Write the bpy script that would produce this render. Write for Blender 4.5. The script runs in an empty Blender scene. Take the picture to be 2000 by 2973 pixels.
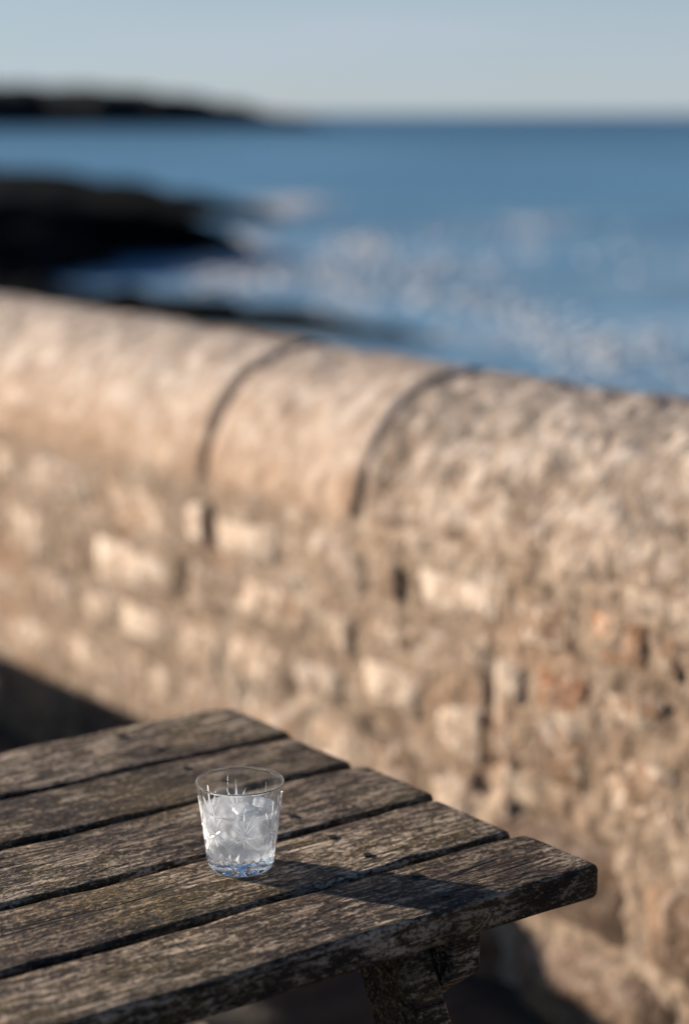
import bpy, bmesh, math, random
import numpy as np
from mathutils import Vector, Matrix, noise as mnoise

R = math.radians
random.seed(7)
scene = bpy.context.scene
col = scene.collection

# ------------------------------------------------------------------ camera
CAM_H = 1.435
cam_d = bpy.data.cameras.new('camera')
cam = bpy.data.objects.new('camera', cam_d)
col.objects.link(cam)
cam.location = (0, 0, CAM_H)
cam.rotation_euler = (R(90 - 11.32), 0, 0)
cam_d.sensor_fit = 'VERTICAL'
cam_d.sensor_height = 36.0
cam_d.sensor_width = 24.0
cam_d.lens = 70.0
cam_d.clip_start = 0.05
cam_d.clip_end = 60000
cam_d.dof.use_dof = True
cam_d.dof.focus_distance = 1.875
cam_d.dof.aperture_fstop = 2.2
scene.camera = cam

# ------------------------------------------------------------------ light
SUN_EL = 15.5
SHADOW_AZ = -20.6            # direction in which shadows run, degrees from +X
sx, sy = -math.cos(R(SHADOW_AZ)), -math.sin(R(SHADOW_AZ))
SUN_DIR = Vector((sx * math.cos(R(SUN_EL)), sy * math.cos(R(SUN_EL)), math.sin(R(SUN_EL))))

world = bpy.data.worlds.new('World')
scene.world = world
world.use_nodes = True
wn = world.node_tree.nodes
wl = world.node_tree.links
wn.clear()
w_out = wn.new('ShaderNodeOutputWorld')
w_bg = wn.new('ShaderNodeBackground')
w_sky = wn.new('ShaderNodeTexSky')
w_sky.sky_type = 'NISHITA'
w_sky.sun_disc = False
w_sky.sun_elevation = R(SUN_EL)
w_sky.sun_rotation = math.atan2(sx, sy)
w_sky.air_density = 0.75
w_sky.dust_density = 0.1
w_sky.ozone_density = 3.0
w_bg.inputs['Strength'].default_value = 0.05
# pale blue-grey haze bank low all round the horizon, thinning upwards, with soft cloud streaks
w_tc = wn.new('ShaderNodeTexCoord')
w_map = wn.new('ShaderNodeMapping')
w_map.inputs['Scale'].default_value = (1.6, 1.6, 16.0)
w_noi = wn.new('ShaderNodeTexNoise')
w_noi.inputs['Scale'].default_value = 2.2
w_noi.inputs['Detail'].default_value = 4.0
w_sep = wn.new('ShaderNodeSeparateXYZ')
w_el = wn.new('ShaderNodeMapRange')
w_el.interpolation_type = 'SMOOTHSTEP'
w_el.inputs['From Min'].default_value = 0.0
w_el.inputs['From Max'].default_value = 0.17
w_el.inputs['To Min'].default_value = 0.95
w_el.inputs['To Max'].default_value = 0.0
w_cl = wn.new('ShaderNodeMapRange')
w_cl.inputs['From Min'].default_value = 0.3
w_cl.inputs['From Max'].default_value = 0.7
w_cl.inputs['To Min'].default_value = 0.45
w_cl.inputs['To Max'].default_value = 1.05
w_mul = wn.new('ShaderNodeMath')
w_mul.operation = 'MULTIPLY'
w_mul.use_clamp = True
w_mix = wn.new('ShaderNodeMix')
w_mix.data_type = 'RGBA'
w_mix.inputs['B'].default_value = (5.2, 5.95, 6.95, 1)
wl.new(w_tc.outputs['Generated'], w_map.inputs['Vector'])
wl.new(w_tc.outputs['Generated'], w_sep.inputs['Vector'])
wl.new(w_sep.outputs['Z'], w_el.inputs['Value'])
wl.new(w_map.outputs['Vector'], w_noi.inputs['Vector'])
wl.new(w_noi.outputs['Fac'], w_cl.inputs['Value'])
wl.new(w_el.outputs[0], w_mul.inputs[0])
wl.new(w_cl.outputs[0], w_mul.inputs[1])
wl.new(w_mul.outputs[0], w_mix.inputs['Factor'])
wl.new(w_sky.outputs['Color'], w_mix.inputs['A'])
wl.new(w_mix.outputs['Result'], w_bg.inputs['Color'])
wl.new(w_bg.outputs['Background'], w_out.inputs['Surface'])

sun_d = bpy.data.lights.new('sun', 'SUN')
sun = bpy.data.objects.new('sun', sun_d)
col.objects.link(sun)
sun.location = SUN_DIR * 50
sun.rotation_euler = SUN_DIR.to_track_quat('Z', 'Y').to_euler()
sun_d.energy = 5.0
sun_d.angle = R(0.5)
sun_d.color = (1.0, 0.885, 0.765)

vs = scene.view_settings
vs.view_transform = 'Standard'
vs.look = 'None'
vs.gamma = 1.0
vs.use_curve_mapping = False
vs.exposure = 0.92

# ------------------------------------------------------------------ helpers
def obj(name, me, mat=None, parent=None, loc=None, rot=None):
    o = bpy.data.objects.new(name, me)
    col.objects.link(o)
    if mat is not None and me is not None:
        me.materials.append(mat)
    if parent is not None:
        o.parent = parent
    if loc is not None:
        o.location = loc
    if rot is not None:
        o.rotation_euler = rot
    return o

def tag(o, label=None, cat=None, group=None, kind=None):
    if label: o['label'] = label
    if cat: o['category'] = cat
    if group: o['group'] = group
    if kind: o['kind'] = kind
    return o

def empty(name, loc=(0, 0, 0), rz=0.0):
    o = bpy.data.objects.new(name, None)
    col.objects.link(o)
    o.location = loc
    o.rotation_euler = (0, 0, rz)
    o.empty_display_size = 0.1
    return o

def mesh_from(name, verts, faces, smooth=True):
    me = bpy.data.meshes.new(name)
    me.from_pydata([tuple(v) for v in verts], [], faces)
    if smooth:
        me.polygons.foreach_set('use_smooth', [True] * len(me.polygons))
    me.update()
    return me

def bm_mesh(name, bm, smooth=True):
    bmesh.ops.recalc_face_normals(bm, faces=bm.faces)
    me = bpy.data.meshes.new(name)
    bm.to_mesh(me)
    bm.free()
    if smooth:
        me.polygons.foreach_set('use_smooth', [True] * len(me.polygons))
    return me

def nz(x, y, z):
    return mnoise.noise(Vector((x, y, z)))

def fbm(x, y, z, o=4):
    s, a, f = 0.0, 1.0, 1.0
    for _ in range(o):
        s += a * mnoise.noise(Vector((x * f, y * f, z * f)))
        a *= 0.5
        f *= 2.03
    return s

class NT:
    """small helper to write node trees"""
    def __init__(self, name):
        self.m = bpy.data.materials.new(name)
        self.m.use_nodes = True
        self.t = self.m.node_tree
        self.t.nodes.clear()
        self.out = self.t.nodes.new('ShaderNodeOutputMaterial')
    def n(self, kind, **kw):
        nd = self.t.nodes.new(kind)
        for k, v in kw.items():
            if k.startswith('_'):
                setattr(nd, k[1:], v)
            else:
                self.set(nd.inputs[k.replace('__', ' ')], v)
        return nd
    def set(self, sock, v):
        if isinstance(v, bpy.types.NodeSocket):
            self.t.links.new(v, sock)
        elif isinstance(v, bpy.types.Node):
            self.t.links.new(v.outputs[0], sock)
        else:
            sock.default_value = v
    def coord(self, scale=(1, 1, 1), which='Object', offset=None):
        tc = self.t.nodes.new('ShaderNodeTexCoord')
        mp = self.t.nodes.new('ShaderNodeMapping')
        mp.inputs['Scale'].default_value = scale
        self.t.links.new(tc.outputs[which], mp.inputs['Vector'])
        if offset is not None:
            self.set(mp.inputs['Location'], offset)
        return mp.outputs[0]
    def noise(self, vec, scale, detail=4.0, rough=0.55, dist=0.0):
        nd = self.n('ShaderNodeTexNoise', Vector=vec, Scale=scale, Detail=detail, Roughness=rough, Distortion=dist)
        return nd.outputs['Fac']
    def ramp(self, fac, stops, interp='LINEAR'):
        nd = self.t.nodes.new('ShaderNodeValToRGB')
        cr = nd.color_ramp
        cr.interpolation = interp
        while len(cr.elements) < len(stops):
            cr.elements.new(0.5)
        for e, (p, c) in zip(cr.elements, stops):
            e.position = p
            e.color = (c, c, c, 1) if isinstance(c, (int, float)) else (*c, 1)
        self.set(nd.inputs['Fac'], fac)
        return nd.outputs['Color']
    def mix(self, fac, a, b, blend='MIX'):
        nd = self.t.nodes.new('ShaderNodeMix')
        nd.data_type = 'RGBA'
        nd.blend_type = blend
        self.set(nd.inputs['Factor'], fac)
        for s, v in (('A', a), ('B', b)):
            if isinstance(v, tuple) and len(v) == 3:
                v = (*v, 1)
            sock = [i for i in nd.inputs if i.name == s and i.type == 'RGBA'][0]
            self.set(sock, v)
        return [o for o in nd.outputs if o.type == 'RGBA'][0]
    def math(self, op, a, b=0.5):
        nd = self.t.nodes.new('ShaderNodeMath')
        nd.operation = op
        self.set(nd.inputs[0], a)
        self.set(nd.inputs[1], b)
        return nd.outputs[0]
    def bump(self, h, strength=0.5, dist=0.01, normal=None):
        nd = self.n('ShaderNodeBump', Strength=strength, Distance=dist, Height=h)
        if normal is not None:
            self.set(nd.inputs['Normal'], normal)
        return nd.outputs[0]
    def principled(self, color, rough=0.8, normal=None, **kw):
        nd = self.t.nodes.new('ShaderNodeBsdfPrincipled')
        if isinstance(color, tuple) and len(color) == 3:
            color = (*color, 1)
        self.set(nd.inputs['Base Color'], color)
        self.set(nd.inputs['Roughness'], rough)
        if normal is not None:
            self.set(nd.inputs['Normal'], normal)
        for k, v in kw.items():
            self.set(nd.inputs[k.replace('__', ' ')], v)
        return nd.outputs[0]
    def done(self, shader):
        self.t.links.new(shader, self.out.inputs['Surface'])
        return self.m
    def rnd(self):
        return self.t.nodes.new('ShaderNodeObjectInfo').outputs['Random']
    def rndvec(self, k=37.0):
        r = self.rnd()
        c = self.t.nodes.new('ShaderNodeCombineXYZ')
        self.set(c.inputs[0], self.math('MULTIPLY', r, k))
        self.set(c.inputs[1], self.math('MULTIPLY', r, k * 1.7))
        self.set(c.inputs[2], self.math('MULTIPLY', r, k * 0.6))
        return c.outputs[0]

# ------------------------------------------------------------------ materials
def mat_wood(name, moss=1.0):
    t = NT(name)
    off = t.rndvec()
    v = t.coord((1, 1, 1), offset=off)
    grain = t.noise(t.coord((2.6, 30, 30), offset=off), 1.5, 8, 0.68, 0.8)
    fine = t.noise(t.coord((22, 190, 190), offset=off), 1.0, 6, 0.65, 0.3)
    patch = t.noise(v, 9.0, 6, 0.65)
    tint = t.noise(v, 3.5, 3, 0.5)
    blotch = t.noise(t.coord((14, 46, 46), offset=off), 1.2, 8, 0.75, 0.9)
    speck = t.noise(t.coord((110, 260, 260), offset=off), 1.0, 4, 0.65)
    base = t.ramp(grain, [(0.30, (0.012, 0.007, 0.005)), (0.45, (0.038, 0.023, 0.014)), (0.56, (0.090, 0.057, 0.036)), (0.68, (0.22, 0.16, 0.12))])
    base = t.mix(t.math('MULTIPLY', t.ramp(fine, [(0.36, 1.0), (0.52, 0.0)]), 0.8), base, (0.014, 0.010, 0.008))
    mossm = t.math('MULTIPLY', t.ramp(patch, [(0.44, 0.0), (0.58, 1.0)]), 0.8 * moss)
    base = t.mix(mossm, base, t.ramp(fine, [(0.35, (0.030, 0.022, 0.006)), (0.65, (0.20, 0.15, 0.055))]))
    grey = t.math('MULTIPLY', t.ramp(blotch, [(0.475, 0.0), (0.54, 1.0)]), t.ramp(fine, [(0.42, 0.0), (0.56, 1.0)]))
    grey = t.math('MULTIPLY', grey, t.ramp(tint, [(0.40, 0.3), (0.52, 1.0)]))
    base = t.mix(t.math('MULTIPLY', grey, 0.9), base, (0.85, 0.74, 0.65))
    sp = t.math('MULTIPLY', t.ramp(speck, [(0.55, 0.0), (0.62, 1.0)]), 0.75)
    base = t.mix(sp, base, t.ramp(tint, [(0.4, (0.56, 0.43, 0.27)), (0.6, (0.66, 0.58, 0.51))]))
    gran = t.noise(t.coord((190, 260, 260), offset=t.rndvec(11.0)), 1.0, 3, 0.6)
    base = t.mix(t.math('MULTIPLY', t.ramp(gran, [(0.40, 1.0), (0.50, 0.0)]), 0.75), base, (0.016, 0.011, 0.007))
    base = t.mix(1.0, base, t.ramp(t.rnd(), [(0.0, (0.52, 0.46, 0.38)), (0.5, (0.70, 0.63, 0.53)), (1.0, (0.88, 0.81, 0.70))]), 'MULTIPLY')
    base = t.mix(1.0, base, t.ramp(patch, [(0.36, (0.55, 0.52, 0.50)), (0.55, (1.0, 1.0, 1.0))]), 'MULTIPLY')
    ck = t.math('ABSOLUTE', t.math('SUBTRACT', t.noise(t.coord((1.1, 16, 16), offset=off), 1.0, 3, 0.5, 0.3), 0.5), 0.0)
    ckm = t.math('MULTIPLY', t.ramp(ck, [(0.0, 1.0), (0.012, 0.0)]), t.ramp(tint, [(0.45, 1.0), (0.6, 0.0)]))
    base = t.mix(t.math('MULTIPLY', ckm, 0.9), base, (0.010, 0.007, 0.005))
    h = t.math('SUBTRACT', t.math('ADD', t.math('MULTIPLY', grain, 0.8), t.math('MULTIPLY', fine, 0.6)), t.math('MULTIPLY', ckm, 0.6))
    h = t.math('ADD', h, t.math('MULTIPLY', gran, 0.5))
    nrm = t.bump(h, 0.9, 0.006)
    return t.done(t.principled(base, 0.75, nrm, Specular__IOR__Level=0.35))

def mat_stone(name, lo, mid, hi, spots=0.5, dark=0.2, scale=1.0, bump=0.7, ochre=0.5, lichen=0.6, stain=0.0):
    t = NT(name)
    off = t.rndvec(21.0)
    v = t.coord((scale, scale, scale), offset=off)
    r = t.rnd()
    n1 = t.noise(v, 7, 5, 0.6, 0.4)
    n2 = t.noise(v, 28, 5, 0.65)
    n3 = t.noise(v, 90, 3, 0.6)
    c = t.ramp(t.math('ADD', t.math('MULTIPLY', n1, 0.6), t.math('MULTIPLY', n2, 0.4)), [(0.34, lo), (0.5, mid), (0.66, hi)])
    c = t.mix(t.math('MULTIPLY', t.ramp(t.noise(v, 4.0, 4, 0.6), [(0.48, 0.0), (0.68, 1.0)]), ochre), c, (0.36, 0.20, 0.095))
    c = t.mix(t.math('MULTIPLY', t.ramp(n2, [(0.51, 0.0), (0.60, 1.0)]), spots), c, (0.66, 0.585, 0.52))
    c = t.mix(t.math('MULTIPLY', t.ramp(t.noise(v, 15, 6, 0.72), [(0.55, 0.0), (0.63, 1.0)]), dark), c, (0.060, 0.046, 0.030))
    c = t.mix(1.0, c, t.ramp(r, [(0.0, (0.74, 0.68, 0.61)), (0.5, (0.97, 0.90, 0.81)), (1.0, (1.20, 1.14, 1.05))]), 'MULTIPLY')
    if stain > 0:      # iron-stained lower half of the coping
        oz = t.n('ShaderNodeSeparateXYZ', Vector=t.coord()).outputs['Z']
        sv = t.math('ADD', oz, t.math('MULTIPLY', t.math('SUBTRACT', n1, 0.5), 0.35))
        c = t.mix(t.math('MULTIPLY', t.ramp(sv, [(0.74, 1.0), (0.90, 0.0)]), stain), c, t.ramp(n2, [(0.35, (0.25, 0.145, 0.08)), (0.65, (0.44, 0.30, 0.20))]))
    n0 = t.noise(v, 2.6, 4, 0.6, 0.6)
    c = t.mix(1.0, c, t.ramp(n0, [(0.32, (0.74, 0.71, 0.68)), (0.5, (0.97, 0.95, 0.93)), (0.68, (1.18, 1.17, 1.16))]), 'MULTIPLY')
    gm = t.t.nodes.new('ShaderNodeNewGeometry')
    nzv_ = t.n('ShaderNodeSeparateXYZ', Vector=gm.outputs['Normal']).outputs['Z']
    li = t.math('MULTIPLY', t.ramp(t.math('ADD', t.math('MULTIPLY', nzv_, 0.5), t.math('MULTIPLY', n2, 0.6)), [(0.42, 0.0), (0.75, 1.0)]), lichen)
    c = t.mix(li, c, t.ramp(n2, [(0.35, (0.20, 0.18, 0.155)), (0.65, (0.44, 0.40, 0.375))]))
    h = t.math('ADD', t.math('MULTIPLY', n1, 1.0), t.math('ADD', t.math('MULTIPLY', n2, 0.5), t.math('MULTIPLY', n3, 0.2)))
    nrm = t.bump(h, bump, 0.03)
    return t.done(t.principled(c, 0.92, nrm))

M = {}
M['wood'] = mat_wood('weathered_wood')
M['wood_frame'] = mat_wood('weathered_wood_frame', 0.6)
M['coping'] = mat_stone('coping_sandstone', (0.23, 0.17, 0.125), (0.37, 0.295, 0.24), (0.48, 0.41, 0.355), 0.6, 0.22, 0.8, 0.55, 0.25, lichen=0.4, stain=0.75)
M['coping_rough'] = mat_stone('coping_pitted', (0.22, 0.17, 0.13), (0.38, 0.315, 0.26), (0.55, 0.48, 0.42), 0.9, 0.9, 1.05, 0.9, 0.15, lichen=0.35, stain=0.2)
M['stone'] = mat_stone('wall_sandstone', (0.25, 0.175, 0.125), (0.37, 0.285, 0.22), (0.53, 0.45, 0.38), 0.85, 0.5, 1.1, 0.9, 0.35)
M['stone_pale'] = mat_stone('wall_pale_stone', (0.28, 0.205, 0.15), (0.46, 0.38, 0.31), (0.66, 0.585, 0.515), 0.9, 0.35, 1.0, 0.9, 0.2)
M['stone_rough'] = mat_stone('wall_rough_stone', (0.16, 0.10, 0.062), (0.28, 0.195, 0.135), (0.47, 0.375, 0.30), 0.85, 0.9, 1.5, 1.2, 0.5)
M['boulder'] = mat_stone('footing_stone', (0.085, 0.054, 0.035), (0.165, 0.11, 0.074), (0.29, 0.21, 0.15), 0.15, 0.9, 1.3, 1.2, 0.4, lichen=0.25)
M['stone_rust'] = mat_stone('rust_stained_stone', (0.20, 0.095, 0.045), (0.33, 0.17, 0.09), (0.46, 0.31, 0.21), 0.5, 0.6, 1.4, 1.1, 0.9)

def mat_mortar():
    t = NT('lime_mortar')
    v = t.coord()
    n1 = t.noise(v, 5, 6, 0.65, 0.3)
    n2 = t.noise(v, 45, 5, 0.65)
    n3 = t.noise(v, 18, 6, 0.7)
    c = t.ramp(t.math('ADD', t.math('MULTIPLY', n1, 0.5), t.math('MULTIPLY', n3, 0.5)), [(0.37, (0.15, 0.094, 0.056)), (0.5, (0.31, 0.222, 0.150)), (0.61, (0.48, 0.385, 0.295))])
    c = t.mix(t.math('MULTIPLY', t.ramp(n2, [(0.52, 0.0), (0.62, 1.0)]), 0.7), c, (0.085, 0.058, 0.036))
    c = t.mix(t.math('MULTIPLY', t.ramp(t.noise(v, 3.2, 4, 0.6), [(0.5, 0.0), (0.66, 1.0)]), 0.35), c, (0.34, 0.175, 0.08))
    return t.done(t.principled(c, 0.95, t.bump(t.math('ADD', n1, t.math('MULTIPLY', n2, 0.5)), 0.9, 0.03)))
M['mortar'] = mat_mortar()

def simple(name, c, rough=0.8, scale=20, amt=0.35, bump=0.3, bd=0.01, **kw):
    t = NT(name)
    v = t.coord()
    n1 = t.noise(v, scale, 5, 0.6)
    d = tuple(x * (1 - amt) for x in c)
    b = tuple(min(1, x * (1 + amt)) for x in c)
    cc = t.ramp(n1, [(0.3, d), (0.7, b)])
    return t.done(t.principled(cc, rough, t.bump(n1, bump, bd), **kw))

M['joint'] = simple('dark_joint', (0.12, 0.092, 0.066), 0.95, 40)
M['ground'] = simple('dark_earth', (0.034, 0.027, 0.021), 0.95, 14, 0.5, 0.8, 0.03)
M['shore'] = simple('shore_rock', (0.035, 0.034, 0.032), 0.9, 1.2, 0.5, 0.8, 0.3)
M['reef'] = simple('wet_reef_rock', (0.006, 0.007, 0.007), 0.95, 0.8, 0.5, 0.8, 0.3, Specular__IOR__Level=0.03)
M['headland'] = simple('far_headland', (0.010, 0.013, 0.013), 0.95, 0.02, 0.5, 0.3, 3.0, Specular__IOR__Level=0.1)
M['screw'] = simple('rusted_screw', (0.020, 0.014, 0.011), 0.6, 300, 0.4, 0.2, 0.001, Metallic=0.5)

def mat_sea():
    t = NT('sea_water')
    tc = t.t.nodes.new('ShaderNodeTexCoord')
    def mp(s, r=0.0):
        m = t.t.nodes.new('ShaderNodeMapping')
        m.inputs['Scale'].default_value = s
        m.inputs['Rotation'].default_value = (0, 0, r)
        t.t.links.new(tc.outputs['Object'], m.inputs['Vector'])
        return m.outputs[0]
    swell = t.noise(mp((0.035, 0.16, 1), 0.12), 1.0, 3, 0.5)
    chop = t.noise(mp((0.35, 0.9, 1), 0.1), 1.0, 5, 0.6)
    band = t.noise(mp((0.006, 0.022, 1), 0.05), 1.0, 3, 0.5)
    band = t.math('ADD', t.math('MULTIPLY', band, 0.5), t.math('MULTIPLY', t.noise(mp((0.022, 0.10, 1), 0.08), 1.0, 4, 0.55), 0.5))  # shading of swell troughs and crests put into the water colour as bands
    c = t.ramp(band, [(0.40, (0.016, 0.070, 0.13)), (0.60, (0.05, 0.165, 0.28))])
    sepd = t.n('ShaderNodeSeparateXYZ', Vector=tc.outputs['Object'])
    deep = t.n('ShaderNodeMapRange', Value=t.math('LOGARITHM', t.math('MAXIMUM', sepd.outputs['Y'], 10.0), 10.0))
    deep.inputs['From Min'].default_value = 2.3
    deep.inputs['From Max'].default_value = 3.1
    # pale silty water inshore, deep blue offshore
    c = t.mix(deep.outputs[0], t.ramp(band, [(0.40, (0.035, 0.14, 0.25)), (0.60, (0.17, 0.37, 0.54))]), c)
    # thin surface foam left behind by the breakers, inshore only
    fo = t.noise(mp((0.10, 0.22, 1), 0.12), 1.0, 6, 0.65, 0.5)
    sep = t.n('ShaderNodeSeparateXYZ', Vector=tc.outputs['Object'])
    near = t.n('ShaderNodeMapRange', Value=sep.outputs['Y'])
    near.inputs['From Min'].default_value = 60
    near.inputs['From Max'].default_value = 150
    near.inputs['To Min'].default_value = 1.0
    near.inputs['To Max'].default_value = 0.0
    fm = t.math('MULTIPLY', t.ramp(fo, [(0.42, 0.0), (0.66, 1.0)]), near.outputs[0])
    fm = t.math('MULTIPLY', fm, 0.5)
    c = t.mix(fm, c, (0.62, 0.64, 0.66))
    h = t.math('ADD', t.math('MULTIPLY', swell, 2.0), t.math('MULTIPLY', chop, 0.5))
    nrm = t.bump(h, 0.6, 1.0)
    return t.done(t.principled(c, 0.36, nrm, IOR=1.33))
M['sea'] = mat_sea()
M['foam'] = simple('white_foam', (0.56, 0.57, 0.58), 0.9, 1.5, 0.2, 0.6, 0.3)

# ------------------------------------------------------------------ ground, sea, shore
WAZ = R(127.011)
U = Vector((math.cos(WAZ), math.sin(WAZ), 0))
N = Vector((-U.y, U.x, 0))
FACE = -2.10
CR = 0.262
CZ = 0.715
THICK = 2 * CR
SEA_Z = -5.0

def wp(u, n, z):
    return U * u + N * n + Vector((0, 0, z))

# terrace ground in front of the wall, reaching far behind the camera
gv = [wp(-400, FACE - 0.4, 0), wp(400, FACE - 0.4, 0), wp(400, 400, 0), wp(-400, 400, 0)]
bm = bmesh.new()
rows = [FACE - 0.4, FACE + 0.0, FACE + 0.12, FACE + 0.3, FACE + 0.6, -1.0, 0, 2, 6, 30, 400]
cols_ = [-400, -40, -8] + [x * 0.25 for x in range(-8, 33)] + [12, 40, 400]
grid = []
for r_ in rows:
    line = []
    for c_ in cols_:
        amp = 0.012 if r_ < 6 and -8 < c_ < 12 else 0
        line.append(bm.verts.new(wp(c_, r_, amp * fbm(c_ * 3, r_ * 3, 1))))
    grid.append(line)
for i in range(len(rows) - 1):
    for j in range(len(cols_) - 1):
        bm.faces.new((grid[i][j], grid[i][j + 1], grid[i + 1][j + 1], grid[i + 1][j]))
tag(obj('ground', bm_mesh('ground', bm), M['ground']), kind='structure')

# sea
bm = bmesh.new()
xs = [-40000, -8000, -2000, -600, -200, -60, 0, 60, 200, 600, 2000, 8000, 40000]
ys = [-300, -60, 0, 20, 40, 60, 90, 140, 220, 400, 1000, 4000, 12000, 40000]
g = [[bm.verts.new((x, y, SEA_Z)) for x in xs] for y in ys]
for i in range(len(ys) - 1):
    for j in range(len(xs) - 1):
        bm.faces.new((g[i][j], g[i][j + 1], g[i + 1][j + 1], g[i + 1][j]))
sea = tag(obj('sea', bm_mesh('sea', bm), M['sea']), kind='structure')

# rocky slope falling from the back of the wall to the water
bm = bmesh.new()
prof = [(FACE - 0.40, -0.02), (FACE - 1.2, -0.7), (FACE - 2.5, -2.2), (FACE - 5, -3.6), (FACE - 9, -4.6), (FACE - 14, -5.3), (FACE - 20, -6.5)]
cu = [-300, -120, -60] + list(range(-30, 61, 3)) + [90, 150, 300]
g = []
for k, (n_, z_) in enumerate(prof):
    g.append([bm.verts.new(wp(u_, n_, z_ + (0.5 * fbm(u_ * 0.13, n_ * 0.3, 3) if k > 1 else 0))) for u_ in cu])
for i in range(len(prof) - 1):
    for j in range(len(cu) - 1):
        bm.faces.new((g[i][j], g[i][j + 1], g[i + 1][j + 1], g[i + 1][j]))
tag(obj('shore_slope', bm_mesh('shore_slope', bm), M['shore']), kind='structure')

def rock_ridge(name, pts, mat, seed, nseg=70, nc=12, amp=0.35):
    """a rough ridge of rock: pts = (x, y, half width, height) along its spine, sitting in the sea"""
    bm = bmesh.new()
    P_ = [Vector(p[:2]) for p in pts]
    g = []
    for i in range(nseg + 1):
        s = i / nseg * (len(pts) - 1)
        k = min(int(s), len(pts) - 2)
        f = s - k
        f2 = f * f * (3 - 2 * f)
        c = P_[k].lerp(P_[k + 1], f)
        d = (P_[k + 1] - P_[k]).normalized()
        w = pts[k][2] * (1 - f2) + pts[k + 1][2] * f2
        h = pts[k][3] * (1 - f2) + pts[k + 1][3] * f2
        pn = Vector((-d.y, d.x))
        line = []
        for j in range(nc + 1):
            a = j / nc * 2 - 1
            prof_ = (1 - a * a) ** 0.7 if abs(a) < 1 else 0
            wj = w * (1 + 0.3 * nz(i * 0.21, seed, 5 * (1 if a > 0 else -1)))
            q = c + pn * a * wj
            z = SEA_Z - 0.4 + (h + 0.4) * prof_ * (1 + amp * fbm(q.x / (w + 1) * 1.5, q.y / (w + 1) * 1.5, seed))
            line.append(bm.verts.new((q.x, q.y, z)))
        g.append(line)
    for i in range(nseg):
        for j in range(nc):
            bm.faces.new((g[i][j], g[i][j + 1], g[i + 1][j + 1], g[i + 1][j]))
    return tag(obj(name, bm_mesh(name, bm), mat), kind='structure')

rock_ridge('reef', [(-41.05, 156.27, 14, 3.2), (-32.37, 150.74, 13, 2.8), (-25.04, 146.3, 11, 2.6), (-17.78, 139.45, 8, 2), (-11.08, 132.03, 5, 1.3), (-6.8, 127.5, 3, 0.8), (-3.9, 123.78, 1.2, 0.1)], M['reef'], 3.1, amp=0.15)
rock_ridge('reef', [(-28.32, 100.66, 14, 3.6), (-20.34, 94.24, 14, 3.2), (-15.24, 88.58, 12, 2.8), (-13.75, 86.5, 11, 2.5), (-12.47, 85.49, 9, 2), (-11.34, 85.49, 6, 1.4), (-10.4, 85.49, 3, 0.6), (-9.65, 85.49, 1.5, 0.1)], M['reef'], 5.7, amp=0.15)
rock_ridge('reef', [(-19.71, 69.66, 7, 1.5), (-13.11, 67.25, 5, 1.2), (-9.17, 65.59, 3.2, 0.95), (-5.38, 63.45, 2.6, 0.8), (-2.22, 61.31, 2, 0.58), (0.86, 58.71, 1.2, 0.35), (2.84, 56.76, 0.5, 0.1)], M['reef'], 9.3, amp=0.2)
rock_ridge('headland', [(-508.56, 1027.76, 160, 26), (-330.43, 1027.76, 140, 22), (-219.1, 1027.76, 120, 22), (-174.57, 1027.76, 110, 21), (-130.03, 1027.76, 90, 19.5), (-89.95, 1027.76, 70, 17), (-58.78, 1027.76, 45, 12), (-32.06, 1027.76, 25, 6.5), (-5.34, 1027.76, 10, 1)], M['headland'], 2.2, nseg=110, amp=0.12)

def breaker(x, y, sx_, sy_, n, seed):
    """broken white water: many low lumps of foam scattered round the place where a wave breaks"""
    rs_ = random.Random(seed)
    bm = bmesh.new()
    for i in range(n * 4):
        cx, cy = x + rs_.gauss(0, sx_ * 1.15), y + rs_.gauss(0, sy_ * 1.1)
        L, W_, H_ = rs_.uniform(0.12, 0.42), rs_.uniform(0.12, 0.5), rs_.uniform(0.04, 0.12)
        a = rs_.uniform(-0.25, 0.35)
        vs_ = []
        for k in range(10):
            t = 2 * math.pi * k / 10
            q = 1 + 0.35 * nz(k * 0.9, seed, i)
            ex, ey = L * math.cos(t) * q, W_ * math.sin(t) * q
            vs_.append(bm.verts.new((cx + ex * math.cos(a) - ey * math.sin(a), cy + ex * math.sin(a) + ey * math.cos(a), SEA_Z - 0.03)))
        inn = [bm.verts.new(((v.co.x - cx) * 0.6 + cx, (v.co.y - cy) * 0.6 + cy, SEA_Z + H_ * rs_.uniform(0.6, 1.2))) for v in vs_]
        for k in range(10):
            bm.faces.new((vs_[k], vs_[(k + 1) % 10], inn[(k + 1) % 10], inn[k]))
        bm.faces.new(inn)
    return tag(obj('breaking_wave', bm_mesh('breaking_wave', bm), M['foam']), kind='stuff')

for k, b in enumerate([(-4.12, 146.3, 1.4, 5, 52),
                       (-4.73, 132.03, 1, 4, 14),
                       (-5.49, 100.66, 0.65, 4, 52),
                       (-5.17, 85.99, 0.8, 2.8, 50),
                       (-3.67, 78, 1.2, 2.5, 16),
                       (0.66, 96.71, 0.8, 4, 22),
                       (4.02, 84.75, 1.2, 3.5, 12),
                       (2.77, 71.36, 1.4, 3, 10),
                       (11.33, 118.83, 1.6, 4, 12),
                       (7, 108.01, 2, 5, 6),
                       (11.94, 91.32, 1.8, 4, 4),
                       (6.93, 58.47, 1.4, 2.5, 8),
                       (5.25, 65.01, 1.4, 2.5, 6),
                       (1.29, 76.98, 1.2, 2.5, 8),
                       (-1.24, 88.58, 1, 4, 8),
                       (7.12, 52.16, 1.2, 2, 6)]):
    breaker(*b, seed=k + 1)

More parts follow.
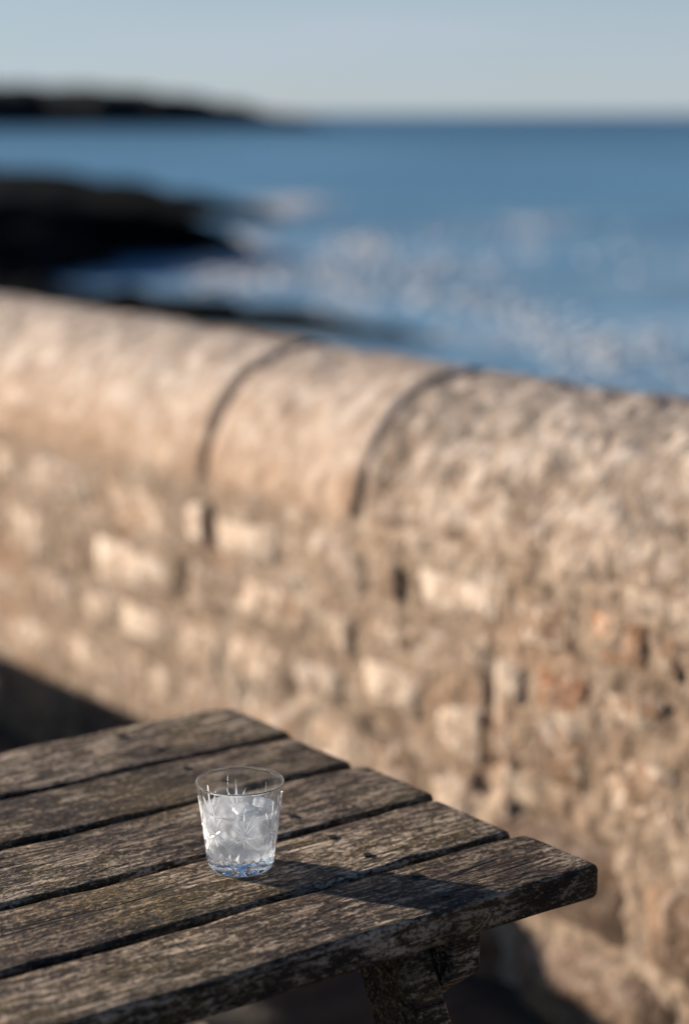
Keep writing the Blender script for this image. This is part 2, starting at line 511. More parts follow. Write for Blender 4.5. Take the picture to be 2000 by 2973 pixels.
# ------------------------------------------------------------------ the sea wall
wall = empty('sea_wall', tuple(wp(3.0, FACE - CR, 0)), WAZ)
tag(wall, 'long tan sandstone sea wall with rounded coping above the water', 'wall')
OX, OY = 3.0, FACE - CR          # local = (u - OX, n - OY, z)
F0 = FACE - OY                   # local y of the front face

# core of mortar; its front face lies a little behind the faces of the stones
LOST = [(3.222, 3.246, .585, .685), (3.312, 3.347, .465, .545), (3.797, 3.836, .37, .435), (2.388, 2.400, .335, .565), (2.36, 2.425, .312, .352), (2.602, 2.616, .56, .65),
        (2.925, 2.966, .345, .39), (3.10, 3.135, .30, .345), (2.70, 2.735, .33, .37), (2.09, 2.33, .282, .318)]
def core():
    def lost(u, z):
        k = 0.0
        for a, b, c, d in LOST:
            k = max(k, min(1, max(0, min(u - a, b - u) / 0.006 + 0.6)) * min(1, max(0, min(z - c, d - z) / 0.01 + 0.6)))
        return 0.014 * k
    bm = bmesh.new()
    us = [-3.0 + 0.1 * i for i in range(47)] + [1.68 + 0.0092 * i for i in range(100)] + [2.60 + 0.0135 * i for i in range(144)] + [4.56 + 0.1 * i for i in range(45)] + [9.0]
    nu, nzv = len(us) - 1, 110
    u0, u1 = -3.0, 9.0
    g = []
    for i in range(nu + 1):
        u = us[i]
        g.append([bm.verts.new((u - OX, F0 - 0.003 + 0.006 * fbm(u * 15, j * 0.12, 2, 5) * (0.6 if u > 2.6 else 0.8) + 0.0065 * min(1, max(0, (2.75 - u) / 0.3)) * (0.15 + fbm(u * 24, j * 0.008 * 24, 7, 3)) * (0 if u < 1.7 else 1) - lost(u, -0.15 + (CZ + 0.175) * j / nzv) - 0.02 * max(0, (-0.15 + (CZ + 0.175) * j / nzv - CZ) / 0.025) ** 2, -0.15 + (CZ + 0.175) * j / nzv)) for j in range(nzv + 1)])
    for i in range(nu):
        for j in range(nzv):
            bm.faces.new((g[i][j], g[i + 1][j], g[i + 1][j + 1], g[i][j + 1]))
    a, b = u0 - OX, u1 - OX
    # rounded inner core under the coping and the back face
    arc = [(F0 - 0.02, CZ - 0.012)] + [((CR - 0.02) * math.cos(t), CZ + (CR - 0.02) * math.sin(t)) for t in [math.pi * k / 14 for k in range(1, 14)]] + [(-CR, CZ - 0.01), (-CR, -5.0)]
    va = [bm.verts.new((a, y, z)) for y, z in arc]
    vb = [bm.verts.new((b, y, z)) for y, z in arc]
    for k in range(len(arc) - 1):
        bm.faces.new((va[k], vb[k], vb[k + 1], va[k + 1]))
    return bm_mesh('mortar_core', bm)
obj('mortar_core', core(), M['mortar'], wall)

def coping_stone(u0, u1, mat, seed, rough=0.006, proud=0.0):
    bm = bmesh.new()
    L = u1 - u0
    fine_ = mat is M['coping_rough'] and u1 > 1.8
    nu = max(10, int(L / (0.009 if fine_ else 0.022)))
    na = 90 if fine_ else 34
    g = []
    ce = 0.022
    for i in range(nu + 1):
        u = u0 + L * i / nu
        e = min(u - u0, u1 - u)
        drop = 0.010 * max(0, 1 - e / ce) ** 2 * (1 + 0.8 * nz(u0 * 9, i * 0.1, seed))
        line = []
        for k in range(na + 1):
            t = math.pi * k / na
            rr = CR + proud - drop + rough * fbm(u * 9, math.cos(t) * 3 + seed, math.sin(t) * 3, 5) + (0.15 if fine_ else 0.8) * rough * nz(u * 38, t * 10, seed)
            if fine_:
                rr += 0.0016 * fbm(u * 26, math.cos(t) * 7, math.sin(t) * 7 + seed, 3)
            rr -= 0.010 * max(0, 1 - t / (0.13 + 0.09 * nz(u * 8, seed, 1)))
            line.append(bm.verts.new((u - OX, rr * math.cos(t), CZ + rr * math.sin(t))))
        g.append(line)
    for i in range(nu):
        for k in range(na):
            bm.faces.new((g[i][k], g[i + 1][k], g[i + 1][k + 1], g[i][k + 1]))
    # end caps
    for line in (g[0], g[-1]):
        bm.faces.new(line)
    return obj('coping_stone', bm_mesh('coping_stone', bm), mat, wall)

joints = [-3.0, -1.9, -0.95, -0.1, 0.85, 1.80, 2.752, 3.248, 4.78, 5.5, 6.1, 6.7, 7.6, 8.4, 9.0]
for k in range(len(joints) - 1):
    a, b = joints[k] + 0.004, joints[k + 1] - 0.004
    m = M['coping_rough'] if joints[k + 1] < 2.8 else M['coping']
    coping_stone(a, b, m, k * 1.7, 0.011 if m is M['coping_rough'] else 0.006, 0.004 * math.sin(k * 2.1))
for k in range(1, len(joints) - 1):          # dark weathered joint filling, set back
    bm = bmesh.new()
    r = CR - 0.009
    g = [[bm.verts.new((joints[k] - OX + s * 0.007, r * math.cos(math.pi * q / 24), CZ + r * math.sin(math.pi * q / 24))) for q in range(25)] for s in (-1, 1)]
    for q in range(24):
        bm.faces.new((g[0][q], g[1][q], g[1][q + 1], g[0][q + 1]))
    obj('joint_filling', bm_mesh('joint_filling', bm), M['joint'], wall)

def wall_stone(u0, u1, z0, z1, mat, seed, proud=0.0, rough=0.01):
    """one dressed rubble stone with an uneven face and rounded arrises (48 triangles or so)"""
    rs = random.Random(seed)
    nu, nv = 6, 5
    bm = bmesh.new()
    g = []
    cu, cz = (u0 + u1) / 2, (z0 + z1) / 2
    j = 0.22
    c4 = [(u0 + rs.uniform(0, j) * (u1 - u0) * 0.6, z0 + rs.uniform(0, j) * (z1 - z0)), (u1 - rs.uniform(0, j) * (u1 - u0) * 0.6, z0 + rs.uniform(0, j) * (z1 - z0)),
          (u1 - rs.uniform(0, j) * (u1 - u0) * 0.6, z1 - rs.uniform(0, j) * (z1 - z0)), (u0 + rs.uniform(0, j) * (u1 - u0) * 0.6, z1 - rs.uniform(0, j) * (z1 - z0))]
    def bil(a, b):
        p = [(c4[0][q] * (1 - a) + c4[1][q] * a) * (1 - b) + (c4[3][q] * (1 - a) + c4[2][q] * a) * b for q in (0, 1)]
        return p
    ts = [0.0, 0.06, 0.36, 0.66, 0.94, 1.0]
    tv = [0.0, 0.10, 0.5, 0.90, 1.0]
    for a in ts:
        line = []
        for b in tv:
            ea = a in (0.0, 1.0)
            eb = b in (0.0, 1.0)
            aa, bb = a, b
            if ea and eb:                      # knock the corners off
                aa = 0.03 if a == 0 else 0.97
                bb = 0.05 if b == 0 else 0.95
            u, z = bil(aa, bb)
            y = F0 + proud + rs.uniform(-rough, rough)
            if ea or eb:
                y = F0 - 0.005 + rs.uniform(-.003, .002)
                u += rs.uniform(-.5, .5) * 0.07 * min(u1 - u0, .16)
                z += rs.uniform(-.5, .5) * 0.10 * (z1 - z0)
            line.append(bm.verts.new((u - OX, y, z)))
        g.append(line)
    for i in range(nu - 1):
        for k in range(nv - 1):
            bm.faces.new((g[i][k], g[i + 1][k], g[i + 1][k + 1], g[i][k + 1]))
    # a short return into the wall
    ring = [g[i][0] for i in range(nu)] + [g[nu - 1][k] for k in range(1, nv)] + [g[i][nv - 1] for i in range(nu - 2, -1, -1)] + [g[0][k] for k in range(nv - 2, 0, -1)]
    back = [bm.verts.new((v.co.x, F0 - 0.06, v.co.z)) for v in ring]
    for i in range(len(ring)):
        k = (i + 1) % len(ring)
        bm.faces.new((ring[k], ring[i], back[i], back[k]))
    return obj('stone', bm_mesh('stone', bm), mat, wall)

# stones of the face that can be told apart (u along the wall, z height), pale ones marked p, rough ones r
S = [
 (3.690, 3.985, .590, .690, 'p'), (3.345, 3.660, .560, .692, 's'), (4.02, 4.30, .600, .695, 's'), (4.33, 4.60, .585, .690, 's'),
 (2.968, 3.215, .583, .672, 'p'), (3.232, 3.322, .580, .690, 's'), (2.700, 2.915, .565, .690, 'p'), (2.625, 2.685, .585, .69, 'r'),
 (2.360, 2.590, .600, .682, 'p'), (2.180, 2.335, .585, .690, 'r'), (2.020, 2.165, .600, .692, 'o'), (1.960, 2.005, .600, .690, 'r'), (1.70, 1.93, .580, .690, 'r'),
 # second course
 (3.360, 3.710, .445, .552, 'p'), (3.735, 3.800, .440, .565, 's'), (3.840, 4.10, .440, .575, 's'), (4.13, 4.42, .430, .570, 's'),
 (3.170, 3.310, .450, .560, 's'), (2.870, 3.150, .478, .566, 's'), (2.750, 2.850, .470, .550, 'p'), (2.590, 2.730, .512, .560, 's'),
 (2.395, 2.570, .492, .580, 's'), (2.300, 2.382, .470, .575, 'p'), (2.150, 2.285, .500, .575, 'o'), (1.985, 2.130, .505, .575, 'r'), (1.75, 1.96, .49, .57, 'r'),
 # third course
 (3.380, 3.590, .335, .425, 'p'), (3.605, 3.735, .345, .425, 'p'), (3.755, 3.95, .330, .420, 's'), (3.98, 4.25, .310, .415, 's'),
 (3.190, 3.360, .330, .430, 's'), (2.975, 3.170, .345, .455, 's'), (2.770, 2.960, .360, .450, 'p'), (2.552, 2.745, .385, .500, 'p'),
 (2.402, 2.540, .350, .478, 'p'), (2.310, 2.385, .355, .455, 'r'), (2.150, 2.295, .360, .485, 'r'), (1.945, 2.135, .365, .490, 's'), (1.70, 1.925, .35, .475, 'r'),
 # fourth course
 (3.60, 3.86, .205, .315, 's'), (3.88, 4.15, .20, .295, 's'), (3.36, 3.58, .200, .320, 's'), (3.13, 3.34, .195, .315, 's'),
 (2.92, 3.11, .205, .330, 's'), (2.73, 2.90, .200, .345, 's'), (2.56, 2.71, .210, .365, 'r'), (2.43, 2.545, .220, .335, 'p'),
 (2.33, 2.365, .230, .34, 'r'),
]
for k, (a, b, c, d, t_) in enumerate(S):
    m = {'p': M['stone_pale'], 's': M['stone'], 'r': M['stone_rough'], 'o': M['stone_rust']}[t_]
    wall_stone(a, b, c, d, m, 100 + k, {'p': 0.001, 's': -0.001, 'r': 0.001, 'o': 0.001}[t_], 0.004 if t_ == 'r' else 0.003)
# the wall goes on to both sides
rs = random.Random(3)
for (lo, hi) in ((-2.9, 1.68), (4.62, 8.9)):
    for c, d in ((.58, .69), (.455, .565), (.335, .44), (.20, .32)):
        u = lo + rs.uniform(0, .1)
        while u < hi - 0.12:
            w = min(rs.uniform(.16, .36), hi - u)
            wall_stone(u, u + w - 0.022, c + rs.uniform(0, .012), d - rs.uniform(0, .012), M['stone'] if rs.random() < .6 else M['stone_pale'], int(u * 1000) + int(d * 100), 0.003, 0.007)
            u += w
        
def footing(u0, u1, z0, z1, depth, seed):
    """big rough footing stone, bulging out of the wall"""
    bm = bmesh.new()
    nu, nv = 9, 6
    g = []
    for i in range(nu):
        a = i / (nu - 1)
        line = []
        for k in range(nv):
            b = k / (nv - 1)
            pr = (1 - abs(2 * a - 1) ** 3.5) * (1 - abs(2 * b - 1) ** 3.0)
            u = u0 + (u1 - u0) * a
            z = z0 + (z1 - z0) * b
            w = 0.02
            u += w * nz(a * 3, b * 3, seed) * 1.2
            z += w * nz(a * 3, b * 3, seed + 9)
            y = F0 - 0.014 + pr ** 0.6 * depth * (1 + 0.45 * fbm(u * 8, z * 8, seed))
            line.append(bm.verts.new((u - OX, y, z)))
        g.append(line)
    for i in range(nu - 1):
        for k in range(nv - 1):
            bm.faces.new((g[i][k], g[i + 1][k], g[i + 1][k + 1], g[i][k + 1]))
    return obj('footing_stone', bm_mesh('footing_stone', bm), M['boulder'], wall)
u = -2.8
k = 0
while u < 8.8:
    w = rs.uniform(.24, .42)
    if u < 2.5:
        footing(u, u + w - .01, .12 + rs.uniform(-.02, .02), .285 + rs.uniform(-.02, .02), rs.uniform(.03, .05), k)
    footing(u - .1, u + w - .11, -.06, (.135 if u < 2.5 else .19) + rs.uniform(-.02, .02), rs.uniform(.04, .065) if u < 2.5 else .03, k + 50)
    u += w
    k += 1

# ------------------------------------------------------------------ picnic tables
def board(name, x0, x1, y0, y1, z0, z1, mat, parent, seed, round_far=0.0, wob=0.0022, nx=70):
    """weathered plank along x, with worn round edges"""
    W, T = y1 - y0, z1 - z0
    r = min(0.0048, W * 0.2, T * 0.2)
    sec = []
    for (cy, cz, a0) in ((W - r, T - r, 0), (r, T - r, 90), (r, r, 180), (W - r, r, 270)):
        for q in (0, 30, 60, 90):
            a = R(a0 + q)
            sec.append((cy + r * math.cos(a), cz + r * math.sin(a), a0))
    # extra points on the top face for slight cupping
    top = [(W * t, T, 1) for t in (0.75, 0.5, 0.25)]
    sec = sec[:4] + top + sec[4:]
    bm = bmesh.new()
    g = []
    xs_ = [x0, x0 + 0.002, x0 + 0.006] + [x0 + 0.006 + (x1 - x0 - 0.012) * i / nx for i in range(1, nx)] + [x1 - 0.006, x1 - 0.002, x1]
    for x in xs_:
        e = min(x - x0, x1 - x)
        ins = 0.0025 * max(0, 1 - e / 0.006) ** 2
        line = []
        for (y, z, a0) in sec:
            yy = y + (ins if y < W / 2 else -ins)
            zz = z - (ins if z > T / 2 else -ins)
            s_ = 1 if y < W / 2 else -1
            yy += wob * nz(x * 6, seed, s_) + 0.6 * wob * nz(x * 24, seed + 2, s_ * 2)
            if z > T * 0.6:
                zz += wob * 0.6 * nz(x * 7, y * 20, seed + 5) + 0.3 * wob * nz(x * 40, y * 60, seed + 7)
            if y < W * .15 or y > W * .85:
                zz += (wob * 0.9 * nz(x * 16, seed + 4, s_) if z > T * .6 else 0)
            if round_far > 0:
                d = x - (x1 - round_far)
                if d > 0:
                    lim = W - round_far * 0.42 * (1 - math.sqrt(max(0, 1 - (d / round_far) ** 2)))
                    if yy > lim: yy = lim - (W - y) * 0.05
            line.append(bm.verts.new((x, y0 + yy, z0 + zz)))
        g.append(line)
    n = len(sec)
    for i in range(len(g) - 1):
        for k in range(n):
            bm.faces.new((g[i][k], g[i][(k + 1) % n], g[i + 1][(k + 1) % n], g[i + 1][k]))
    bm.faces.new(g[0])
    bm.faces.new(list(reversed(g[-1])))
    return obj(name, bm_mesh(name, bm), mat, parent)

def bar(name, p0, p1, w, t, mat, parent, side=Vector((1, 0, 0))):
    """rectangular timber from p0 to p1; t is its thickness along side, w across; softly bevelled"""
    p0, p1 = Vector(p0), Vector(p1)
    d = (p1 - p0).normalized()
    s = (side - d * side.dot(d)).normalized()
    o = d.cross(s)
    bm = bmesh.new()
    L = (p1 - p0).length
    n = max(2, int(L / 0.08))
    b = 0.004
    prof_ = [(-t / 2 + b, -w / 2), (t / 2 - b, -w / 2), (t / 2, -w / 2 + b), (t / 2, w / 2 - b), (t / 2 - b, w / 2), (-t / 2 + b, w / 2), (-t / 2, w / 2 - b), (-t / 2, -w / 2 + b)]
    g = []
    for i in range(n + 1):
        c = p0 + d * (L * i / n)
        g.append([bm.verts.new(c + s * (a + 0.0012 * nz(i * 0.7, a * 50, e * 50)) + o * e) for a, e in prof_])
    for i in range(n):
        for k in range(8):
            bm.faces.new((g[i][k], g[i][(k + 1) % 8], g[i + 1][(k + 1) % 8], g[i + 1][k]))
    bm.faces.new(g[0])
    bm.faces.new(list(reversed(g[-1])))
    me = bm_mesh(name, bm, False)
    ob = obj(name, me, mat, parent)
    return ob

TZ = 0.72
T = 0.034
def picnic_table(loc, rz, x_len, seed, detail=True):
    """origin at the middle of its foot; x along the boards, far end at +x"""
    root = empty('picnic_table', loc, rz)
    hx = x_len / 2
    ys_ = [(-0.330, -0.221), (-0.209, -0.090), (-0.078, 0.050), (0.062, 0.180), (0.192, 0.330)]
    for k, (a, b) in enumerate(ys_):
        bd = board('top_board', -hx + 0.004 * math.sin(k * 5 + seed), hx + 0.004 * math.sin(k * 3.3 + seed), a, b, TZ - T, TZ, M['wood'], root, seed + k * 3.1, round_far=0.05 if k == 4 else 0.0)
        for sx_ in (1, -1):
            for f in (0.26, 0.76):
                bm = bmesh.new()
                xx = sx_ * (hx - 0.161) + 0.006 * math.sin(k * 7 + f * 20)
                yy = a + (b - a) * f
                bmesh.ops.create_cone(bm, cap_ends=True, segments=10, radius1=0.0052, radius2=0.0046, depth=0.003, matrix=Matrix.Translation((xx, yy, TZ + 0.0002)))
                obj('screw', bm_mesh('screw', bm, False), M['screw'], bd)
    fr = M['wood_frame']
    for sx_ in (1, -1):
        xc = sx_ * (hx - 0.148)
        # tapered cleat under the top
        bm = bmesh.new()
        t2 = 0.019
        zt, zb = TZ - T - 0.001, TZ - T - 0.092
        prof_ = [(-0.312, zt), (0.312, zt), (0.312, zt - 0.045), (0.255, zb), (-0.255, zb), (-0.312, zt - 0.045)]
        va = [bm.verts.new((xc - t2, y, z)) for y, z in prof_]
        vb = [bm.verts.new((xc + t2, y, z)) for y, z in prof_]
        bm.faces.new(va)
        bm.faces.new(list(reversed(vb)))
        for q in range(6):
            bm.faces.new((va[q], va[(q + 1) % 6], vb[(q + 1) % 6], vb[q]))
        bmesh.ops.bevel(bm, geom=list(bm.edges), offset=0.003, segments=1, affect='EDGES')
        obj('cleat', bm_mesh('cleat', bm, False), fr, root)
        xl = xc - sx_ * 0.041
        for s in (-1, 1):
            bar('leg', (xl, s * 0.235, TZ - T - 0.003), (xl, s * 0.60, 0.004), 0.072, 0.040, fr, root)
        bar('seat_bearer', (xc - sx_ * 0.002, -0.76, 0.355), (xc - sx_ * 0.002, 0.76, 0.355), 0.092, 0.037, fr, root)
        bar('brace', (xl - sx_ * 0.022, 0.0, 0.37), (sx_ * (hx - 0.72), 0.0, TZ - T - 0.012), 0.07, 0.034, fr, root, side=Vector((0, 1, 0)))
    for s in (-1, 1):
        for k in range(2):
            a = s * (0.56 + k * 0.105) - 0.048
            board('seat_board', -hx, hx, a, a + 0.096, 0.402, 0.402 + T, M['wood'], root, seed + 40 + k + s * 7, nx=40)
    return root

TAZ = R(36.4)
TX = Vector((math.cos(TAZ), math.sin(TAZ), 0))
TY = Vector((-math.sin(TAZ), math.cos(TAZ), 0))
LEN = 1.80
c1 = TX * (1.28 - LEN / 2) + TY * 1.655
t1 = picnic_table((c1.x, c1.y, 0), TAZ, LEN, 1.3)
tag(t1, 'weathered brown plank picnic table carrying the glass, its end towards the wall', 'table', 'picnic tables on the terrace')
# a crack down the front edge of the nearest board is left to the wood grain
TWO_E = 1.05
c2 = wp(5.05, FACE + TWO_E + 0.33, 0)  # unseen second table, added to cast the shadow on the wall foot
t2_ = picnic_table((c2.x, c2.y, 0), WAZ, 1.88, 8.8)
tag(t2_, 'unseen picnic table added left of view, parallel to the wall, to shadow the wall foot', 'table', 'picnic tables on the terrace')

# ------------------------------------------------------------------ the cut glass tumbler
GC = TX * 1.0 + TY * 1.525
GC.z = TZ + 0.0012
glass = empty('tumbler', tuple(GC), 0)
tag(glass, 'clear cut crystal tumbler with star and diamond cuts on the table', 'glass')

def out_r(z):
    pts = [(0.0, .0285), (.0012, .0302), (.004, .0318), (.009, .0327), (.027, .0348), (.036, .0360), (.053, .0380), (.067, .0400), (.0868, .0425)]
    for (a, ra), (b, rb) in zip(pts, pts[1:]):
        if z <= b:
            return ra + (rb - ra) * (z - a) / (b - a)
    return pts[-1][1]
IN_Z = 0.0135
def in_r(z):
    th = 0.0034 - 0.0019 * min(1, max(0, (z - 0.02) / 0.06))
    r = out_r(z) - th
    if z < IN_Z + 0.005:
        r -= 0.004 * (1 - (z - IN_Z) / 0.005) ** 2
    return r

def cut_depth(s, z):
    """depth of the wedge cuts on the unrolled wall; s arc length inside one repeat (centre 0), z height"""
    d = np.zeros_like(s)
    def seg(x0, z0, x1, z1, w, taper=(0.15, 0.15)):
        dx, dz = x1 - x0, z1 - z0
        L2 = dx * dx + dz * dz
        t = np.clip(((s - x0) * dx + (z - z0) * dz) / L2, 0, 1)
        dist = np.hypot(s - x0 - t * dx, z - z0 - t * dz)
        wt = w * np.clip(np.minimum(t / max(taper[0], 1e-3), (1 - t) / max(taper[1], 1e-3)), 0.02, 1)
        return np.maximum(0, 1 - dist / wt)
    c = 0.044
    mm = 0.001
    P_ = []
    P_.append(seg(0, c, 0, c + 30 * mm, 2.0 * mm, (0.25, 0.75)))
    for a, L in ((24, 25), (47, 19)):
        for sg in (-1, 1):
            P_.append(seg(0, c, sg * L * mm * math.sin(R(a)), c + L * mm * math.cos(R(a)), 1.8 * mm, (0.3, 0.6)))
    for a, L in ((0, 15), (32, 14), (62, 11)):
        for sg in (-1, 1):
            P_.append(seg(0, c - 1.0 * mm, sg * L * mm * math.sin(R(a)), c - L * mm * math.cos(R(a)), 1.7 * mm, (0.3, 0.5)))
    for v in P_:
        d = np.maximum(d, v)
    return d

def lattice(s, z, half):
    """diamond cross-hatching between the fans"""
    q = half - np.abs(s)                 # distance from the border between two repeats
    zc = 0.037
    m = np.clip(1 - (np.abs(q) / 0.0105 + np.abs(z - zc) / 0.012), 0, 1)
    p = 0.0031
    a = np.abs(((q + (z - zc)) / p) % 1 - 0.5) * 2
    b = np.abs(((q - (z - zc)) / p) % 1 - 0.5) * 2
    g_ = np.maximum(np.clip(1 - a / 0.45, 0, 1), np.clip(1 - b / 0.45, 0, 1))
    return g_ * np.clip(m * 6, 0, 1) * 0.8

def build_glass():
    nth = 640
    REP = 8
    zs = list(np.linspace(0.004, 0.082, 190)) + [0.0835, 0.0848, 0.0858, 0.0864]
    zo = [0.0, 0.0004, 0.0012, 0.0024] + zs
    th = np.arange(nth) / nth * 2 * np.pi
    V, C = [], []
    rings = []
    def ring(rad, z, cut=None):
        base = len(V)
        for i in range(nth):
            V.append((rad[i] * math.cos(th[i]), rad[i] * math.sin(th[i]), z))
            C.append(float(cut[i]) if cut is not None else 0.0)
        rings.append(base)
    phase = R(-90 + 9)
    loc_t = ((th - phase + np.pi / REP) % (2 * np.pi / REP)) - np.pi / REP
    for z in zo:
        r = out_r(z)
        half = r * np.pi / REP
        s = loc_t * r
        zz = np.full_like(s, z)
        d = np.maximum(cut_depth(s, zz), lattice(s, zz, half))
        # upright wedge flutes round the heel
        nf = 24
        fl = ((th - phase) % (2 * np.pi / nf)) / (2 * np.pi / nf) - 0.5
        fz = max(0.0, 1 - abs(z - 0.019) / 0.0075)
        d = np.maximum(d, np.clip(fz * 1.4 - np.abs(fl) * 2.2, 0, 1))
        ring(r - 0.0011 * d, z, d)
    # rim and inside
    for z, dr in ((0.0868, -0.0004), (0.0869, -0.0009)):
        ring(np.full(nth, out_r(z) + dr), z)
    zi = [0.0862, 0.084] + list(np.linspace(0.08, IN_Z, 40))
    for z in zi:
        ring(np.full(nth, in_r(z)), z)
    for k in (0.66, 0.33):
        ring(np.full(nth, in_r(IN_Z) * k), IN_Z - 0.0003)
    F, MI = [], []
    for a in range(len(rings) - 1):
        A, B = rings[a], rings[a + 1]
        zA = V[A][2]
        inside = a >= len(zo) + 2
        mi = 1 if (zA < IN_Z + 0.001 and (not inside or a >= len(rings) - 4)) or zA > 0.0846 else 0
        for i in range(nth):
            j = (i + 1) % nth
            F.append((A + i, A + j, B + j, B + i))
            MI.append(mi)
    ci = len(V)
    V.append((0, 0, IN_Z - 0.0003)); C.append(0.0)
    A = rings[-1]
    for i in range(nth):
        F.append((A + i, A + (i + 1) % nth, ci)); MI.append(1)
    co = len(V)
    V.append((0, 0, 0.0030)); C.append(0.0)
    prev = rings[0]
    for q in range(1, 9):
        rr = 0.0285 * (1 - q / 9)
        base2 = len(V)
        for i in range(nth):
            st = abs(((th[i] * 8 / math.pi) % 1) - 0.5) * 2
            V.append((rr * math.cos(th[i]), rr * math.sin(th[i]), 0.0006 + 0.0002 * q + 0.0016 * st * math.sin(math.pi * min(1, q / 8)))); C.append(0.0)
        for i in range(nth):
            j = (i + 1) % nth
            F.append((prev + j, prev + i, base2 + i, base2 + j)); MI.append(1)
        prev = base2
    for i in range(nth):
        F.append((prev + (i + 1) % nth, prev + i, co)); MI.append(1)
    me = mesh_from('bowl', V, F)
    at = me.attributes.new('cut', 'FLOAT', 'POINT')
    at.data.foreach_set('value', C)
    return me, MI

def mat_glass_wall():
    t = NT('crystal_wall')
    a = t.n('ShaderNodeAttribute', _attribute_name='cut')
    lw = t.n('ShaderNodeLayerWeight', Blend=0.5)
    frv = t.math('ADD', t.math('MULTIPLY', t.math('POWER', lw.outputs['Facing'], 4.0), 0.75), 0.035)
    gl = t.n('ShaderNodeBsdfGlossy', Roughness=0.03, Color=(1, 1, 1, 1))
    tr = t.n('ShaderNodeBsdfTransparent', Color=(0.97, 0.98, 0.985, 1))
    m1 = t.n('ShaderNodeMixShader', Fac=frv)
    t.t.links.new(tr.outputs[0], m1.inputs[1])
    t.t.links.new(gl.outputs[0], m1.inputs[2])
    # the ground facets of the cuts scatter light
    tl = t.n('ShaderNodeBsdfTranslucent', Color=(0.92, 0.94, 0.96, 1))
    g2 = t.n('ShaderNodeBsdfGlossy', Roughness=0.25, Color=(1, 1, 1, 1))
    m2 = t.n('ShaderNodeMixShader', Fac=0.35)
    t.t.links.new(tl.outputs[0], m2.inputs[1])
    t.t.links.new(g2.outputs[0], m2.inputs[2])
    m3 = t.n('ShaderNodeMixShader', Fac=t.math('MULTIPLY', t.ramp(a.outputs['Fac'], [(0.05, 0.0), (0.4, 1.0)]), 0.8))
    t.t.links.new(m1.outputs[0], m3.inputs[1])
    t.t.links.new(m2.outputs[0], m3.inputs[2])
    return t.done(m3.outputs[0])

def mat_glass_base():
    t = NT('crystal_base')
    g = t.n('ShaderNodeBsdfGlass', Color=(0.97, 0.985, 0.99, 1), Roughness=0.0, IOR=1.5)
    return t.done(g.outputs[0])

def mat_drink():
    t = NT('cloudy_drink')
    g = t.n('ShaderNodeBsdfRefraction', Color=(0.97, 0.98, 1.0, 1), Roughness=0.0, IOR=1.15)
    tl = t.n('ShaderNodeBsdfTranslucent', Color=(0.95, 0.96, 0.97, 1))
    df = t.n('ShaderNodeBsdfDiffuse', Color=(0.86, 0.88, 0.90, 1))
    gl = t.n('ShaderNodeBsdfGlossy', Roughness=0.03)
    a = t.n('ShaderNodeMixShader', Fac=0.35)
    t.t.links.new(tl.outputs[0], a.inputs[1]); t.t.links.new(df.outputs[0], a.inputs[2])
    b = t.n('ShaderNodeMixShader', Fac=0.56)
    t.t.links.new(g.outputs[0], b.inputs[1]); t.t.links.new(a.outputs[0], b.inputs[2])
    tp = t.n('ShaderNodeBsdfTransparent', Color=(0.97, 0.98, 0.99, 1))
    b2 = t.n('ShaderNodeMixShader', Fac=0.42)
    t.t.links.new(b.outputs[0], b2.inputs[1]); t.t.links.new(tp.outputs[0], b2.inputs[2])
    b = b2
    c = t.n('ShaderNodeMixShader', Fac=t.math('ADD', t.math('MULTIPLY', t.math('POWER', t.n('ShaderNodeLayerWeight', Blend=0.5).outputs['Facing'], 4.0), 0.5), 0.02))
    t.t.links.new(b.outputs[0], c.inputs[1]); t.t.links.new(gl.outputs[0], c.inputs[2])
    return t.done(c.outputs[0])

def mat_ice():
    t = NT('cracked_ice')
    v = t.coord()
    n_ = t.noise(v, 110, 4, 0.6)
    nb = t.bump(t.noise(v, 160, 3), 0.3, 0.002)
    g = t.n('ShaderNodeBsdfRefraction', Color=(1, 1, 1, 1), Roughness=0.15, IOR=1.1, Normal=nb)
    tl = t.n('ShaderNodeBsdfTranslucent', Color=(0.95, 0.96, 0.97, 1), Normal=nb)
    df = t.n('ShaderNodeBsdfDiffuse', Color=(0.95, 0.96, 0.97, 1), Normal=nb)
    a = t.n('ShaderNodeMixShader', Fac=0.5)
    t.t.links.new(tl.outputs[0], a.inputs[1]); t.t.links.new(df.outputs[0], a.inputs[2])
    b = t.n('ShaderNodeMixShader', Fac=t.ramp(n_, [(0.3, 0.6), (0.6, 1.0)]))
    t.t.links.new(g.outputs[0], b.inputs[1]); t.t.links.new(a.outputs[0], b.inputs[2])
    c = t.n('ShaderNodeMixShader', Fac=t.n('ShaderNodeFresnel', IOR=1.31).outputs[0])
    gl = t.n('ShaderNodeBsdfGlossy', Roughness=0.08, Normal=nb)
    t.t.links.new(b.outputs[0], c.inputs[1]); t.t.links.new(gl.outputs[0], c.inputs[2])
    return t.done(c.outputs[0])

me, MI = build_glass()
bowl = obj('bowl', me, mat_glass_wall(), glass)
me.materials.append(mat_glass_base())
me.polygons.foreach_set('material_index', MI)

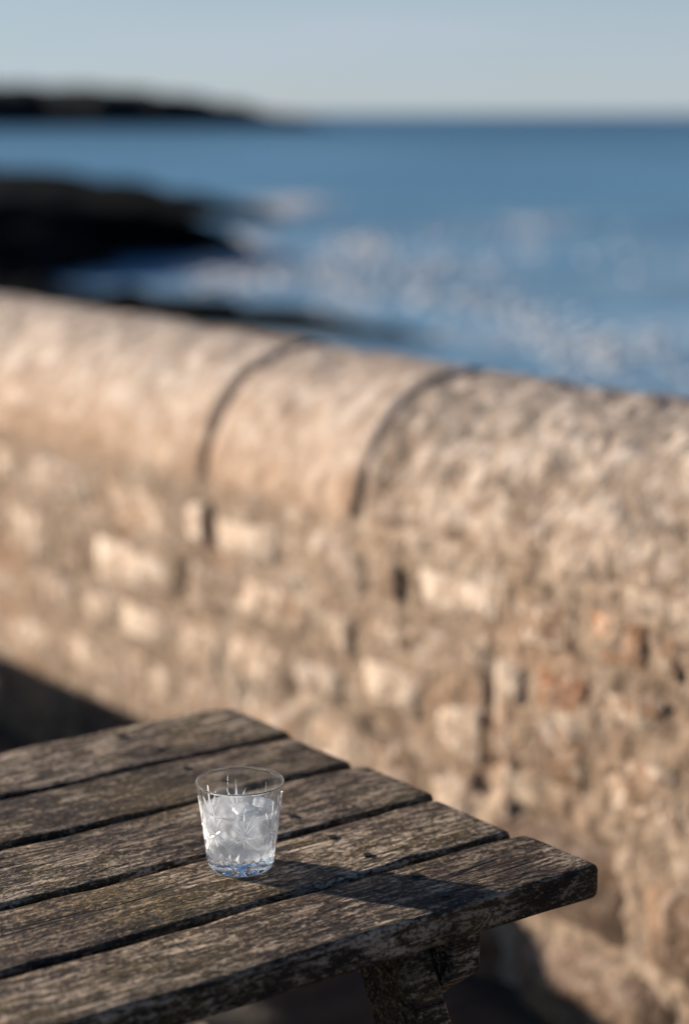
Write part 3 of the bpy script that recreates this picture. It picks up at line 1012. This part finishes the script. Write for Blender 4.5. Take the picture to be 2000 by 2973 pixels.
# the drink
LV = 0.0605
def drink_mesh():
    n = 96
    zs = [IN_Z + 0.0004, IN_Z + 0.002, IN_Z + 0.005] + list(np.linspace(0.022, LV, 14))
    V, F, rg = [], [], []
    def ring(r, z):
        rg.append(len(V))
        for i in range(n):
            a = 2 * math.pi * i / n
            V.append((r * math.cos(a), r * math.sin(a), z))
    ring(in_r(IN_Z) * 0.5, IN_Z + 0.0003)
    for z in zs:
        ring(in_r(z) - 0.00025, z)
    ring(in_r(LV) - 0.0012, LV - 0.0007)
    for k in (0.8, 0.5, 0.2):
        ring(in_r(LV) * k, LV - 0.0009)
    for a, b in zip(rg, rg[1:]):
        for i in range(n):
            j = (i + 1) % n
            F.append((a + i, a + j, b + j, b + i))
    F.append(tuple(rg[0] + i for i in reversed(range(n))))
    F.append(tuple(rg[-1] + i for i in range(n)))
    return mesh_from('drink', V, F)
drink = obj('drink', drink_mesh(), mat_drink(), loc=tuple(GC))
tag(drink, 'clear cloudy fizzing drink filling two thirds of the cut glass', 'drink')

ice_m = mat_ice()
def ice(loc, size, rot, seed, label):
    bm = bmesh.new()
    bmesh.ops.create_cube(bm, size=1.0)
    bmesh.ops.subdivide_edges(bm, edges=list(bm.edges), cuts=6, use_grid_fill=True)
    for v in bm.verts:
        c = v.co
        m = max(abs(c.x), abs(c.y), abs(c.z)) * 2
        ln = (abs(2 * c.x) ** 9 + abs(2 * c.y) ** 9 + abs(2 * c.z) ** 9) ** (1 / 9)
        c *= m / ln
        c *= 1 + 0.10 * nz(c.x * 3 + seed, c.y * 3, c.z * 3)
        v.co = Vector((c.x * size[0], c.y * size[1], c.z * size[2]))
    o = obj('ice_cube', bm_mesh('ice_cube', bm), ice_m, loc=(GC.x + loc[0], GC.y + loc[1], GC.z + loc[2]), rot=rot)
    return tag(o, label, 'ice', 'ice cubes in the drink')
ice((0.006, -0.008, 0.0510), (0.021, 0.021, 0.027), (0.25, -0.2, 0.5), 1.0, 'larger white ice cube in the middle of the glass')
ice((0.0215, 0.009, 0.0570), (0.017, 0.016, 0.016), (0.1, 0.25, 1.1), 4.0, 'smaller ice cube against the right side of the glass')
